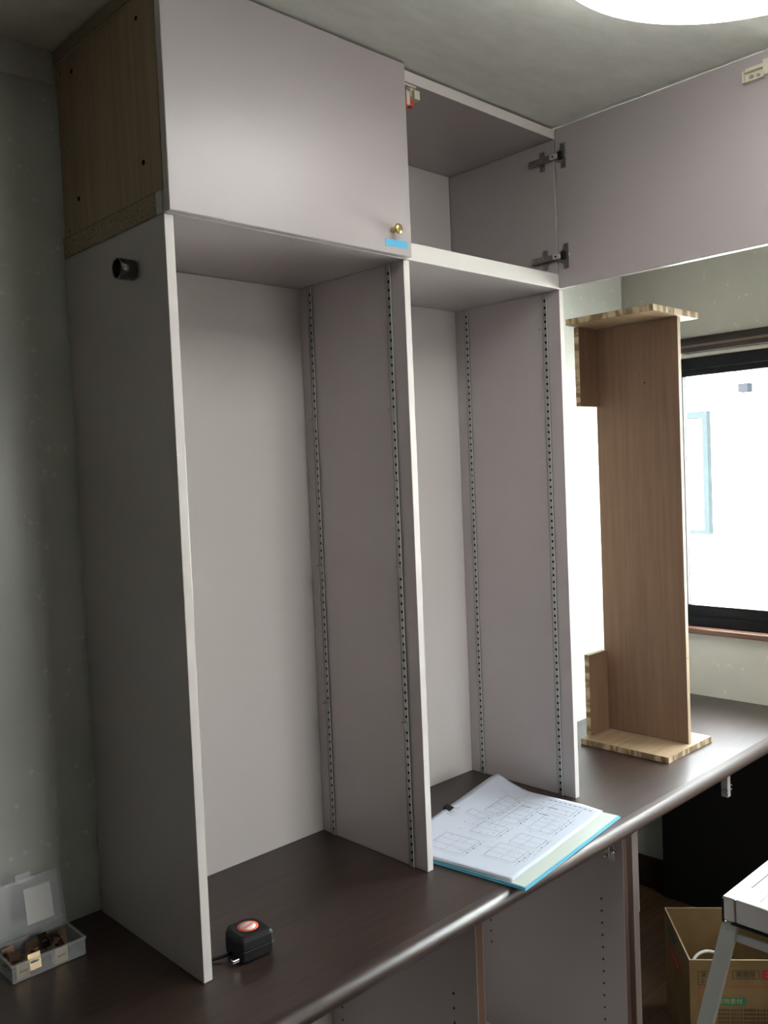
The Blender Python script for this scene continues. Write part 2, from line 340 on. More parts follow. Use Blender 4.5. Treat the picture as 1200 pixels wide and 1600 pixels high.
# curtain rail on the window head
rail = tag(empty('curtain_rail', (XW-0.02, -0.5, 2.02)), 'dark brown double curtain rail above the black window frame', 'curtain rail') if False else empty('curtain_rail', (XW-0.02, -0.5, 2.02), 'dark brown double-track curtain rail above the black window', 'curtain rail')
ya = 0.245
box('track', XW-0.034, XW-0.018, WY0-0.02, WY1, 2.034, 2.052, M['dark_wood_y'], rail, bev=0.002)
box('track', XW-0.052, XW-0.001, WY0-0.02, ya, 2.010, 2.0315, M['dark_wood_y'], rail, bev=0.002)
plab(box('track_highlight', XW-0.056, XW-0.0522, WY0-0.02, ya, 2.0270, 2.0305, M['rail_highlight'], rail), 'brown lip with its highlight painted in')
plab(box('track_highlight', XW-0.038, XW-0.0342, WY0-0.02, WY1, 2.0335, 2.0370, M['rail_highlight'], rail), 'brown lip with its highlight painted in')
br = plab(box('end_bracket', XW-0.056, XW-0.001, ya+0.001, ya+0.060, 2.006, 2.031, M['ivory'], rail, bev=0.002), 'ivory plastic end bracket')
bm = bmesh.new(); off = org(br)
for dy, dz in ((0.012, 0.008), (0.016, 0.015), (0.030, 0.010), (0.022, 0.017)):
    cyl(bm, (XW-0.0575-off.x, ya+dy-off.y, 2.006+dz-off.z), (XW-0.0555-off.x, ya+dy-off.y, 2.006+dz-off.z), 0.0018, n=8)
link('bracket_hole', bm, M['hole'], br)
# ------------------------------------------------------------------ ceiling lamp
lamp = empty('ceiling_lamp', (0.512, -0.779, ZC), 'round white ceiling lamp, lit, at the top right', 'ceiling lamp')
bm = bmesh.new(); lathe(bm, [(0.29, 0), (0.30, 0.004), (0.30, 0.018), (0.29, 0.022)], (0, 0, 0), (0, 0, -1), 64); link('lamp_base', bm, M['lamp_rim'], lamp)
bm = bmesh.new(); lathe(bm, [(0.315, 0.022), (0.320, 0.030), (0.320, 0.066), (0.312, 0.082), (0.27, 0.096), (0.15, 0.106), (0.0001, 0.109)], (0, 0, 0), (0, 0, -1), 72); plab(link('lamp_cover', bm, M['lamp'], lamp, True), 'glowing white cover')
# ------------------------------------------------------------------ worktop
YE = -0.186                     # foremost point of the rounded edge
bm = bmesh.new(); th = 0.036; r = 0.017; prof = [(YB-0.001, ZT), (YE+0.030, ZT)]
for k in range(1, 12):
    a = PI/2 - PI*k/12 ; prof.append((YE+r + (-r)*math.cos(a) if False else YE+0.019-0.019*math.cos(PI/2-PI*k/12), ZT-th/2+th/2*math.sin(a)))
prof += [(YE+0.030, ZT-th), (YB-0.001, ZT-th)]
x0w, x1w = XL+0.002, XW-0.001
A = [bm.verts.new((x0w, y, z)) for y, z in prof]; B = [bm.verts.new((x1w, y, z)) for y, z in prof]
for k in range(len(prof)):
    f = bm.faces.new((A[k], A[(k+1) % len(prof)], B[(k+1) % len(prof)], B[k])); f.smooth = 0 < k < len(prof)-2
bm.faces.new(A[::-1]); bm.faces.new(B)
wt = link('worktop', bm, M['worktop']); tag(wt, 'long dark brown worktop with a rounded front edge', 'worktop')
al = box('worktop_end', 2.041, XW-0.001, YB-0.001, 0.599, ZT-th, ZT, M['worktop'], wt); al.name = 'alcove_infill'
# ------------------------------------------------------------------ tall open shelving on the worktop
tall = empty('shelf_cabinet', (0, 0, ZT), 'tall open lilac-grey shelving unit standing on the dark worktop', 'cabinet')
e = 0.0006
def panel(name, x0, x1, y0, y1, z0, z1, parent, band='y', m='laminate', bev=0.0008):
    """laminate board whose front (-y) edge carries a paler band"""
    off = org(parent); bm = bmesh.new()
    fs = boxbm(bm, x0-off.x, x1-off.x, y0-off.y, y1-off.y, z0-off.z, z1-off.z)
    if band == 'y': fs[2].material_index = 1
    bevel(bm, bev, 2)
    return link(name, bm, [M[m], M['edge_band']], parent)
panel('side_panel', 0, T, 0, D, ZT+e, ZM-e, tall)
panel('divider_panel', XM, XM+T, 0, DB, ZT+e, ZM-e, tall)
panel('side_panel', XR, XR+T, 0, D, ZT+e, ZM-e, tall)
for xa, xb in ((T+e, XR-e),):
    box('back_panel', xa, xb, DB+e, DB+0.006, ZT+e, ZM-e, M['laminate_back'], tall)
# slotted shelf standards: one shared mesh
def standard_mesh(mirror):
    bm = bmesh.new(); L = H-0.002; wdt = 0.0145; t = 0.0035; hw = 0.0064; hh = 0.0056; pitch = 0.0174; sgn = -1 if not mirror else 1
    zs = [0.0]; n = int((L-0.02)/pitch)
    y0, y1 = 0.0, wdt; yc0, yc1 = wdt/2-hw/2-0.0005, wdt/2+hw/2-0.0005
    xf = sgn*t
    def q(ya, yb, za, zb, x, mi=0):
        v = [bm.verts.new((x, ya, za)), bm.verts.new((x, yb, za)), bm.verts.new((x, yb, zb)), bm.verts.new((x, ya, zb))]
        f = bm.faces.new(v); f.material_index = mi
    q(y0, yc0, 0, L, xf); q(yc1, y1, 0, L, xf)
    z = 0.0
    for k in range(n+1):
        hz = 0.012 + k*pitch
        q(yc0, yc1, z, hz, xf); z = hz+hh
        # sides of the slot
        for (ya, za, yb, zb) in ((yc0, hz, yc1, hz), (yc0, hz+hh, yc1, hz+hh)):
            v = [bm.verts.new((xf, ya, za)), bm.verts.new((xf, yb, za)), bm.verts.new((sgn*0.0006, yb, za)), bm.verts.new((sgn*0.0006, ya, za))]
            bm.faces.new(v).material_index = 1
    q(yc0, yc1, z, L, xf)
    q(yc0-0.001, yc1+0.001, 0, L, sgn*0.0006, 1)
    for y in (y0, y1):
        v = [bm.verts.new((0.0, y, 0)), bm.verts.new((xf, y, 0)), bm.verts.new((xf, y, L)), bm.verts.new((0.0, y, L))]; bm.faces.new(v)
    # thin turned-up lips
    boxbm(bm, min(xf, xf+sgn*0.0012), max(xf, xf+sgn*0.0012), y0, y0+0.0012, 0, L, 2)
    boxbm(bm, min(xf, xf+sgn*0.0012), max(xf, xf+sgn*0.0012), y1-0.0010, y1, 0, L)
    me = bpy.data.meshes.new('shelf_standard'); bm.to_mesh(me); bm.free(); me.materials.append(M['steel']); me.materials.append(M['slot_dark']); me.materials.append(M['bright_zinc']); return me
sm = {False: standard_mesh(False), True: standard_mesh(True)}
off = org(tall)
standards = []
for x, y, mir in ((XM, 0.0365, False), (XM, 0.297, False), (XR, 0.0365, False), (XR, 0.297, False), (T, 0.0365, True), (T, 0.297, True), (XM+T, 0.0365, True), (XM+T, 0.297, True)):
    o = bpy.data.objects.new('shelf_standard', sm[mir]); C.objects.link(o); o.parent = tall; o.location = (x-off.x, y-off.y, 0.001); standards.append(o)
    # screw heads on the strip
    if not mir:
        bm = bmesh.new()
        for hz in (0.105, 0.46, 0.83, 1.225): cyl(bm, (-0.0034, 0.0068, hz), (-0.0044, 0.0068, hz), 0.0030, n=10)
        sc_ = link('screw', bm, M['steel'], o)
# shelf clips
bm = bmesh.new(); boxbm(bm, -0.014, -0.0036, 0.001, 0.013, 0.0, 0.0012); boxbm(bm, -0.0054, -0.0036, 0.002, 0.012, -0.016, 0.0)
boxbm(bm, -0.0200, -0.014, 0.003, 0.011, 0.0, 0.0012); boxbm(bm, -0.0200, -0.0188, 0.004, 0.010, 0.0012, 0.0032)
clip0 = link('shelf_clip', bm, M['steel'], standards[0]); clip0.location = (0, 0, 1.761-ZT)
for st, zs in ((standards[0], (1.430, 1.096)), (standards[1], (1.759, 1.421, 1.097))):
    for z in zs:
        c = clip0.copy(); C.objects.link(c); c.parent = st; c.location = (0, 0, z-ZT)
# chrome pipe socket on the outer side
bm = bmesh.new(); lathe(bm, [(0.0165, 0), (0.0175, 0.001), (0.0178, 0.004), (0.0178, 0.030), (0.0172, 0.0312), (0.0160, 0.0312), (0.0155, 0.029), (0.0155, 0.003), (0.0001, 0.003)], (0, 0.110-off.y, 1.998-off.z), (-1, 0, 0), 40)
plab(link('pipe_socket', bm, M['dark_chrome'], tall), 'short chrome tube socket')
# small fixing holes and smudges
bm = bmesh.new(); cyl(bm, (XR-0.0004, 0.063, 1.980-off.z), (XR+0.0002, 0.063, 1.980-off.z), 0.0016, n=8); link('fixing_hole', bm, M['hole'], tall)
# ------------------------------------------------------------------ wall cabinet above
up = empty('wall_cabinet', (0, 0, ZM), 'lilac-grey upper cabinet under the ceiling, left door shut, right door open', 'cabinet')
ZU = ZM + 0.3906; BT = 0.0377; TT = 0.0235; XE = 1.1130
panel('bottom_panel', 0.0, XE, 0, D-0.004, ZM+e, ZM+BT, up)
panel('top_panel', 0.0, XE, 0, D-0.004, ZU-TT, ZU, up)
panel('divider_panel', XM, XM+T, 0.001, DB, ZM+BT+e, ZU-TT-e, up)
panel('side_panel', XR-0.0030, XE, 0.001, D-0.004, ZM+BT+e, ZU-TT-e, up, band=None)
box('back_panel', 0.013, XR-0.006, DB+e, DB+0.006, ZM+BT+e, ZU-TT-e, M['laminate_back'], up)
sp = box('side_panel', 0.0008, 0.012, 0.001, D-0.006, ZM+BT+e, ZU-TT-e, M['raw_ply'], up); plab(sp, 'bare brown board side with dowel holes')
offu = org(up)
# raw strips on the left end: chipboard edges of the bottom and top
box('edge_line', -0.0026, -0.0002, 0.020, D-0.004, ZM+BT-0.0011, ZM+BT, M['brown_edge'], up)
cb = plab(box('edge_strip', -0.0024, -0.0002, 0.020, D-0.004, ZM+0.001, ZM+BT-0.0012, M['chipboard'], up), 'raw chipboard edge')
box('edge_strip', -0.0024, -0.0002, 0.0005, 0.0195, ZM+0.001, ZM+BT-0.0012, M['laminate'], up)
plab(box('edge_strip', -0.0034, -0.0002, 0.001, D-0.004, ZU-TT+0.0005, ZU-0.0005, M['chipboard'], up), 'raw chipboard edge')
for y, z, rr in ((0.058, 2.403, 0.0042), (0.303, 2.402, 0.0042), (0.058, 2.167, 0.0046), (0.302, 2.168, 0.0044), (0.352, 2.416, 0.0018), (0.351, 2.271, 0.0012), (0.349, 2.118, 0.0016)):
    bm = bmesh.new(); cyl(bm, (0.0004, y, z-offu.z), (0.0012, y, z-offu.z), rr, n=14); link('dowel_hole', bm, M['hole'], up)

bm = bmesh.new(); cyl(bm, (XR-0.0036, 0.300, 2.395-offu.z), (XR-0.0028, 0.300, 2.395-offu.z), 0.0034, n=12); cyl(bm, (XR-0.0036, 0.072, 2.170-offu.z), (XR-0.0028, 0.072, 2.170-offu.z), 0.0030, n=12)
link('peg_hole', bm, M['gold'], up)
# closed left door
def door(name, x0, x1, y0, y1, lab):
    bm = bmesh.new(); boxbm(bm, x0, x1, y0, y1, ZM+0.0015-offu.z, ZU+0.0005-offu.z); bevel(bm, 0.0016, 3); return plab(link(name, bm, M['laminate'], up), lab)
d1 = door('door', 0.0005, 0.5610, -0.0175, -0.0008, 'closed left door')
bm = bmesh.new(); kx, kz = 0.5085, 2.118-offu.z
lathe(bm, [(0.0001, 0.0), (0.0068, 0.0), (0.0068, 0.0018), (0.0050, 0.0040), (0.0046, 0.0105), (0.0062, 0.0130), (0.0098, 0.0148), (0.0104, 0.0165), (0.0100, 0.0178), (0.0080, 0.0192), (0.0040, 0.0200), (0.0001, 0.0202)], (kx, -0.0175, kz), (0, -1, 0), 36)
plab(link('knob', bm, M['brass'], d1, True), 'round brass knob')
bm = bmesh.new(); v = [bm.verts.new(p) for p in ((0.486, -0.0179, 2.099-offu.z), (0.547, -0.0179, 2.1015-offu.z), (0.550, -0.0179, 2.0868-offu.z), (0.486, -0.0179, 2.0850-offu.z))]
f = bm.faces.new(v); ex = bmesh.ops.extrude_face_region(bm, geom=[f]); [setattr(q, 'co', q.co+Vector((0, 0.0003, 0))) for q in ex['geom'] if isinstance(q, bmesh.types.BMVert)]
plab(link('masking_tape', bm, M['tape_blue'], d1), 'strip of blue masking tape')
# open right door, swung square to the cabinet
d2 = door('door', 1.0998, 1.1168, -0.5600, -0.0030, 'open right door')
# concealed hinges
def hinge(zc):
    ang = 0
    bm = bmesh.new(); xs = XR-0.0030; z = zc-offu.z
    # arm on the cabinet side, rising a little towards the door
    boxbm(bm, xs-0.0115, xs-0.002, 0.006, 0.070, z-0.0075, z+0.0075); bevel(bm, 0.0018, 2)
    boxbm(bm, xs-0.0125, xs-0.0113, 0.004, 0.040, z-0.0062, z+0.0062)
    a = plab(link('hinge', bm, M['steel_dark'], up), 'nickel concealed hinge')
    bm = bmesh.new(); boxbm(bm, xs-0.003, xs-0.0002, 0.026, 0.042, z-0.024, z+0.024); bevel(bm, 0.0012, 2)
    for dz in (-0.019, 0.019): cyl(bm, (xs-0.003, 0.034, z+dz), (xs-0.0045, 0.034, z+dz), 0.0032, n=12)
    link('mounting_plate', bm, M['steel_dark'], a)
    bm = bmesh.new(); cyl(bm, (xs-0.0120, 0.044, z), (xs-0.0140, 0.044, z), 0.0036, n=14); cyl(bm, (xs-0.0120, 0.060, z), (xs-0.0140, 0.060, z), 0.0034, n=14)
    cyl(bm, (xs-0.0120, 0.033, z), (xs-0.0138, 0.033, z), 0.0026, n=12)
    link('adjusting_screw', bm, M['steel'], a)
    bm = bmesh.new(); boxbm(bm, xs-0.0128, xs-0.0052, -0.016, 0.0055, z-0.0052, z+0.0052); bevel(bm, 0.001, 2)
    plab(link('hinge_link', bm, M['bright_zinc'], a), 'bright steel link')
    bm = bmesh.new(); cyl(bm, (xs-0.0129, -0.0040, z), (xs-0.0136, -0.0040, z), 0.0026, n=12)
    link('link_rivet', bm, M['black'], a)
    # cup and plate on the door face (the door's inner face is x = 1.1010)
    bm = bmesh.new(); xd = 1.0996; lathe(bm, [(0.0001, -0.0001), (0.0165, -0.0001), (0.0170, 0.0018), (0.0150, 0.0030), (0.0001, 0.0030)], (xd, -0.0205, z), (-1, 0, 0), 28)
    boxbm(bm, xd-0.0026, xd, -0.0340, -0.0205, z-0.0300, z+0.0300)
    for dz in (-0.024, 0.024): cyl(bm, (xd-0.0026, -0.0270, z+dz), (xd-0.0040, -0.0270, z+dz), 0.0028, n=12)
    link('hinge_cup', bm, M['steel_dark'], a)
    bm = bmesh.new(); boxbm(bm, xd-0.0100, xd-0.0030, -0.0300, -0.0150, z-0.010, z+0.010); bevel(bm, 0.003, 2); link('cup_cover', bm, M['black'], a)
hinge(2.391); hinge(2.148)
# touch latches
def latch_cover(px, py, pz, parent, red):
    b = bmesh.new(); o = org(parent)
    P = lambda x0, x1, y0, y1, z0, z1: boxbm(b, x0-o.x, x1-o.x, y0-o.y, y1-o.y, z0-o.z, z1-o.z)
    return b, P
bm, P = latch_cover(0, 0, 0, d2, False)
yl, zl = -0.500, 2.421
P(1.0870, 1.1009, yl-0.022, yl+0.022, zl-0.0150, zl-0.0120); P(1.0870, 1.1009, yl-0.022, yl+0.022, zl+0.0050, zl+0.0080)
P(1.0870, 1.1009, yl+0.0190, yl+0.022, zl-0.012, zl+0.005); P(1.0980, 1.1009, yl-0.022, yl+0.022, zl-0.012, zl+0.005)
P(1.0860, 1.1009, yl-0.034, yl-0.022, zl-0.012, zl+0.018); P(1.0930, 1.1009, yl-0.022, yl+0.017, zl+0.008, zl+0.0145)
lt = plab(link('latch', bm, M['ivory'], d2), 'ivory plastic latch body')
bm = bmesh.new(); o = org(lt)
cyl(bm, (1.0985, yl+0.006, zl-0.004), (1.0950, yl+0.006, zl-0.004), 0.0042, n=14); cyl(bm, (1.0985, yl-0.008, zl-0.005), (1.0960, yl-0.008, zl-0.005), 0.0035, n=12)
for q in bm.verts: q.co -= o
link('latch_screw', bm, M['steel'], d2)
bm, P = latch_cover(0, 0, 0, up, True)
zt_ = ZU-TT
P(0.572, 0.616, 0.004, 0.040, zt_-0.004, zt_); P(0.572, 0.578, 0.004, 0.036, zt_-0.030, zt_-0.004); P(0.602, 0.612, 0.008, 0.032, zt_-0.022, zt_-0.004)
P(0.606, 0.622, 0.000, 0.016, zt_-0.028, zt_-0.010); P(0.578, 0.602, 0.022, 0.027, zt_-0.026, zt_-0.004); P(0.584, 0.594, 0.002, 0.012, zt_-0.044, zt_-0.014)
plab(link('latch', bm, M['ivory'], up), 'ivory latch body inside the top')
bm, P = latch_cover(0, 0, 0, up, True)
P(0.5715, 0.5835, 0.000, 0.016, zt_-0.048, zt_-0.032); P(0.5945, 0.605, 0.001, 0.014, zt_-0.046, zt_-0.032); bevel(bm, 0.002, 2)
plab(link('latch_button', bm, M['red'], up), 'red latch button')
bm, P = latch_cover(0, 0, 0, up, True)
oo = org(up); cyl(bm, (0.590-oo.x, 0.0015-oo.y, zt_-0.012-oo.z), (0.590-oo.x, 0.021-oo.y, zt_-0.012-oo.z), 0.0055, n=14); link('latch_roller', bm, M['steel'], up)
# ------------------------------------------------------------------ base cabinets under the worktop
base = empty('base_cabinet', (0, 0, 0), 'open base cabinet of lilac-grey boards under the dark worktop', 'cabinet')
ZB = ZT-th-0.0008; YFc = -0.130
def bpanel(x0, x1, nm='side_panel'):
    off = org(base); bm = bmesh.new(); fs = boxbm(bm, x0, x1, YFc, DB, 0.002, ZB); fs[2].material_index = 1; bevel(bm, 0.0008, 2)
    return link(nm, bm, [M['laminate'], M['brown_edge']], base)
bpanel(-0.006, 0.015); bpanel(0.549, 0.572, 'divider_panel'); pr_ = bpanel(1.105, 1.122)
plab(box('end_panel', 1.1225, 1.153, YFc+0.003, DB, 0.002, ZB, M['dark_wood'], base), 'dark brown end board')
box('filler_post', 1.1535, 1.190, YFc+0.010, DB, 0.002, ZB, M['filler'], base)
for xa, xb in ((0.0152, 0.5488), (0.5722, 1.1048)):
    box('back_panel', xa, xb, 0.341, DB, 0.002, ZB, M['laminate_back'], base)
    box('bottom_panel', xa, xb, YFc+0.004, 0.3405, 0.002, 0.052, M['laminate_back'], base)
def holes(xf, ys_z, parent):
    bm = bmesh.new(); bm2 = bmesh.new()
    for y, z in ys_z:
        cyl(bm, (xf-0.0003, y, z), (xf+0.001, y, z), 0.0030, n=10)
        lathe(bm2, [(0.0022, 0.0), (0.0032, 0.0008), (0.0032, 0.0)], (xf, y+0.0008, z-0.001), (-1, 0, 0), 10)
    h_ = link('peg_hole', bm, M['hole'], parent); h_['kind'] = 'stuff'; h2 = link('peg_socket', bm2, M['steel'], parent); h2['kind'] = 'stuff'
Z32 = [0.10+0.0314*k for k in range(15)]
holes(1.105, [(-0.0655, 0.5405-0.0312*k) for k in range(14)] + [(0.300, 0.391+0.0312*k) for k in range(-4, 6) if k != -4] , base)
holes(0.549, [(-0.0635, 0.544-0.0314*k) for k in range(14)] + [(0.300, 0.394-0.0314*k) for k in range(-4, 9)], base)
# hinge left on the end board
bm = bmesh.new(); boxbm(bm, 1.090, 1.1048, -0.112, -0.080, 0.668, 0.680); boxbm(bm, 1.100, 1.1048, -0.108, -0.092, 0.650, 0.700); bevel(bm, 0.0015, 2)
hb = plab(link('hinge_plate', bm, M['steel'], base), 'bare hinge mounting plate')
bm = bmesh.new(); cyl(bm, (1.089, -0.102, 0.655), (1.089, -0.102, 0.712), 0.0022, n=10); cyl(bm, (1.086, -0.112, 0.677), (1.098, -0.112, 0.677), 0.0034, n=10); cyl(bm, (1.086, -0.090, 0.662), (1.098, -0.090, 0.662), 0.003, n=10)
link('hinge_pin', bm, M['chrome'], hb)
# black board in the kneehole
tag(box('kneehole_panel', 2.195, 2.222, -0.180, 0.374, 0.002, ZB, M['black_panel'], bev=0.001), 'black board under the worktop at the window end', 'panel')
# drawer-slide bracket hanging under the worktop
sl = empty('drawer_bracket', (1.71, -0.12, ZB), 'grey-brown hanging bracket with screws under the worktop front edge', 'bracket')
o_s = org(sl)
plab(box('hanging_plate', 1.697, 1.716, -0.120, -0.100, 0.640, ZB, M['laminate'], sl, bev=0.001), 'grey-brown plate')
bm = bmesh.new()
for x, z in ((1.694, 0.704), (1.694, 0.664), (1.694, 0.652), (1.719, 0.712), (1.719, 0.672), (1.719, 0.660)):
    cyl(bm, (x-o_s.x, -0.122-o_s.y, z-o_s.z), (x-o_s.x, -0.110-o_s.y, z-o_s.z), 0.0026, n=10)
link('screw', bm, M['chrome'], sl)
bm = bmesh.new(); boxbm(bm, 1.720-o_s.x, 1.724-o_s.x, -0.100-o_s.y, 0.30-o_s.y, 0.668-o_s.z, 0.712-o_s.z); boxbm(bm, 1.689-o_s.x, 1.693-o_s.x, -0.100-o_s.y, 0.30-o_s.y, 0.668-o_s.z, 0.712-o_s.z)
boxbm(bm, 1.689-o_s.x, 1.724-o_s.x, -0.095-o_s.y, 0.30-o_s.y, 0.712-o_s.z, ZB-o_s.z)
plab(link('slide_rail', bm, M['black_frame'], sl), 'black slide rail')
# ------------------------------------------------------------------ plywood upright with end boards (unfinished shelf carcass)
jig = empty('plywood_carcass', (1.63, 0.10, ZT), 'pale plywood carcass standing on end on the worktop before the window', 'wood frame')
def ply(name, x0, x1, y0, y1, z0, z1, face, ex, ey, ez, parent=jig):
    """material per face direction"""
    o = org(parent); bm = bmesh.new(); fs = boxbm(bm, x0-o.x, x1-o.x, y0-o.y, y1-o.y, z0-o.z, z1-o.z)
    for i, k in enumerate((ex, ex, ey, ey, ez, ez)): fs[i].material_index = k
    bevel(bm, 0.0006, 1)
    return link(name, bm, face, parent)
mats = [M['jig_face'], M['jig_flat'], M['jig_edge_x'], M['jig_edge_y'], M['jig_edge_z'], M['ply_strip']]
ply('end_board', 1.487, 1.748, -0.050, 0.240, ZT+0.0006, ZT+0.018, mats, 3, 2, 1)
ply('end_board', 1.478, 1.741, -0.046, 0.240, 2.048, 2.066, mats, 3, 2, 1)
up_ = ply('upright_board', 1.631, 1.648, -0.036, 0.240, ZT+0.0186, 2.0474, mats, 0, 5, 1)
ply('cleat_board', 1.530, 1.6304, 0.230, 0.247, ZT+0.0186, 1.048, mats, 4, 0, 1)
ply('cleat_board', 1.530, 1.6304, 0.230, 0.247, 1.809, 2.0474, mats, 4, 0, 1)
bm = bmesh.new(); oj = org(jig)
cyl(bm, (1.6306, 0.073, 1.868), (1.6312, 0.073, 1.868), 0.0022, n=8); cyl(bm, (1.6306, 0.088, 1.890), (1.6312, 0.088, 1.890), 0.0014, n=8)
for q in bm.verts: q.co -= oj
link('nail_hole', bm, M['hole'], jig)
bm = bmesh.new()
for z in (1.832, 1.532, 1.052): boxbm(bm, 1.6312-oj.x, 1.6478-oj.x, -0.0364-oj.y, -0.0360-oj.y, z-oj.z, z+0.0012-oj.z)
link('edge_joint', bm, M['dark_wood'], jig)
# ------------------------------------------------------------------ blue folder with drawings
fz = ZT
N0 = Vector((0.619, -0.207)); R0 = Vector((1.066, -0.152)); eu = (R0-N0); LU = eu.length; eu.normalize(); ev = Vector((-eu.y, eu.x)); LV = 0.318
RZ = math.atan2(eu.y, eu.x)
fold = empty('document_folder', (N0.x, N0.y, fz), 'pale blue document folder lying open on the worktop edge', 'folder', rz=RZ)
bm = bmesh.new(); boxbm(bm, 0, LU, 0, LV, 0.0006, 0.0032); bevel(bm, 0.0008, 2); link('cover', bm, M['cyan'], fold)
bm = bmesh.new(); boxbm(bm, 0.002, LU-0.002, 0.002, LV-0.002, 0.0036, 0.0062); bevel(bm, 0.0008, 2); plab(link('cover', bm, M['cyan'], fold), 'upper blue board')
bm = bmesh.new(); boxbm(bm, 0.005, LU-0.005, 0.005, LV-0.005, 0.0064, 0.0072); plab(link('lining', bm, M['page'], fold), 'cream lining sheet')
# drawing sheets: gently curled sheet, built as a grid
def sheet_z(u, v):
    z = 0.0010 + 0.0020*math.sin(PI*min(1, v/0.30)) + 0.0005*math.sin(u*30)*math.sin(v*25+1)
    z += 0.028*max(0.0, (v-0.25)/0.10)**1.6*max(0.0, 1-abs(u-0.43)/0.50)
    z += 0.012*max(0.0, (u-0.32)/0.12)**2*max(0, 1-abs(v-0.10)/0.14)*0.35
    z += 0.0035*max(0, 1-v/0.02)*0.6
    return z
sh = empty('drawing_sheets', (N0.x, N0.y, fz+0.0074), 'curled white sheets of furniture plans lying on the blue folder', 'paper', rz=RZ)
# sheet corners in folder coordinates
def to_f(p): d = Vector(p)-N0; return (d.dot(eu), d.dot(ev))
c00 = Vector((0.012, 0.040)); c10 = Vector(to_f((1.052, -0.110))); c11 = Vector(to_f((1.045, 0.205))); c01 = Vector((0.004, 0.345))
def S(a, b, dz=0.0):
    p = (c00*(1-a)+c10*a)*(1-b) + (c01*(1-a)+c11*a)*b
    return Vector((p.x, p.y, sheet_z(p.x, p.y) + dz))
def sheet(name, dz, sx=0.0, sy=0.0, parent=sh):
    nu, nv = 44, 34; bm = bmesh.new()
    g = [[bm.verts.new(S(i/nu, j/nv, dz) + Vector((sx, sy, 0))) for i in range(nu+1)] for j in range(nv+1)]
    g2 = [[bm.verts.new(q.co - Vector((0, 0, 0.0002))) for q in row] for row in g]
    for j in range(nv):
        for i in range(nu):
            bm.faces.new((g[j][i], g[j][i+1], g[j+1][i+1], g[j+1][i])).smooth = True; bm.faces.new((g2[j][i], g2[j+1][i], g2[j+1][i+1], g2[j][i+1])).smooth = True
    for i in range(nu): bm.faces.new((g[0][i], g2[0][i], g2[0][i+1], g[0][i+1])); bm.faces.new((g[nv][i+1], g2[nv][i+1], g2[nv][i], g[nv][i]))
    for j in range(nv): bm.faces.new((g[j+1][0], g2[j+1][0], g2[j][0], g[j][0])); bm.faces.new((g[j][nu], g2[j][nu], g2[j+1][nu], g[j+1][nu]))
    return link(name, bm, M['paper'], parent)
sheet('sheet', -0.0008, -0.004, -0.003); sheet('sheet', -0.0003, 0.001, -0.001); top = sheet('sheet', 0.0002)
# printed plan lines on the top sheet
random.seed(11)
bml = bmesh.new(); bmi = bmesh.new()
def stroke(bm, a0, b0, a1, b1, wd=0.0011, dz=0.00045):
    n = max(2, int(max(abs(a1-a0), abs(b1-b0))/0.03)); pa = None
    d = Vector((a1-a0, b1-b0)); 
    if d.length < 1e-6: return
    nrm = Vector((-d.y, d.x)).normalized()*wd*1.15
    for k in range(n+1):
        t_ = k/n; a = a0+(a1-a0)*t_; b = b0+(b1-b0)*t_
        q = (bm.verts.new(S(a-nrm.x, b-nrm.y*1.4, dz)), bm.verts.new(S(a+nrm.x, b+nrm.y*1.4, dz)))
        if pa: bm.faces.new((pa[0], pa[1], q[1], q[0]))
        pa = q
def rect(bm, a, b, wa, hb, **k):
    stroke(bm, a, b, a+wa, b, **k); stroke(bm, a, b+hb, a+wa, b+hb, **k); stroke(bm, a, b, a, b+hb, **k); stroke(bm, a+wa, b, a+wa, b+hb, **k)
def elevation(a, b, wa, hb, cols, rows):
    rect(bml, a, b, wa, hb, wd=0.0011)
    for i in range(1, cols): stroke(bml, a+wa*i/cols, b, a+wa*i/cols, b+hb, wd=0.0008)
    for j in range(1, rows): stroke(bml, a, b+hb*j/rows, a+wa, b+hb*j/rows, wd=0.0008)
    stroke(bml, a-0.02, b-0.03, a+wa+0.02, b-0.03, wd=0.0006)
    for i in range(cols+1): stroke(bml, a+wa*i/cols, b-0.04, a+wa*i/cols, b-0.02, wd=0.0006)
    stroke(bml, a-0.02, b, a-0.02, b+hb, wd=0.0006)
    for i in range(cols): 
        ca = a+wa*(i+0.4)/cols; stroke(bmi, ca, b-0.026, ca+0.014, b-0.026, wd=0.0018)
elevation(0.16, 0.12, 0.16, 0.24, 3, 1); elevation(0.36, 0.10, 0.12, 0.22, 2, 2); elevation(0.10, 0.50, 0.18, 0.30, 3, 2)
elevation(0.36, 0.45, 0.14, 0.22, 2, 1); elevation(0.56, 0.13, 0.22, 0.20, 4, 2); elevation(0.56, 0.44, 0.30, 0.14, 5, 1)
elevation(0.62, 0.66, 0.24, 0.12, 4, 1); elevation(0.82, 0.16, 0.10, 0.20, 2, 1); elevation(0.52, 0.70, 0.06, 0.16, 1, 2)
for k in range(60):
    a = random.uniform(0.08, 0.88); b = random.uniform(0.05, 0.8); 
    if random.random() < 0.5: stroke(bml, a, b, a+random.uniform(0.03, 0.10), b, wd=0.0006)
    else: stroke(bml, a, b, a, b+random.uniform(0.03, 0.10), wd=0.0006)
for k in range(60):
    a = random.uniform(0.08, 0.92); b = random.uniform(0.06, 0.82); stroke(bmi, a, b, a+random.uniform(0.004, 0.012), b, wd=0.0012)
for a, b, w_ in ((0.86, 0.30, 0.0), (0.80, 0.50, 0.0), (0.76, 0.30, 0.0)): stroke(bmi, a, b, a, b+0.09, wd=0.0022)
for k in range(9): stroke(bmi, 0.955, 0.06+0.045*k, 0.955, 0.06+0.045*k+0.028, wd=0.0022)
for k in range(3): stroke(bml, 0.43+0.02*k, 0.90, 0.43+0.02*k, 0.96, wd=0.0012)
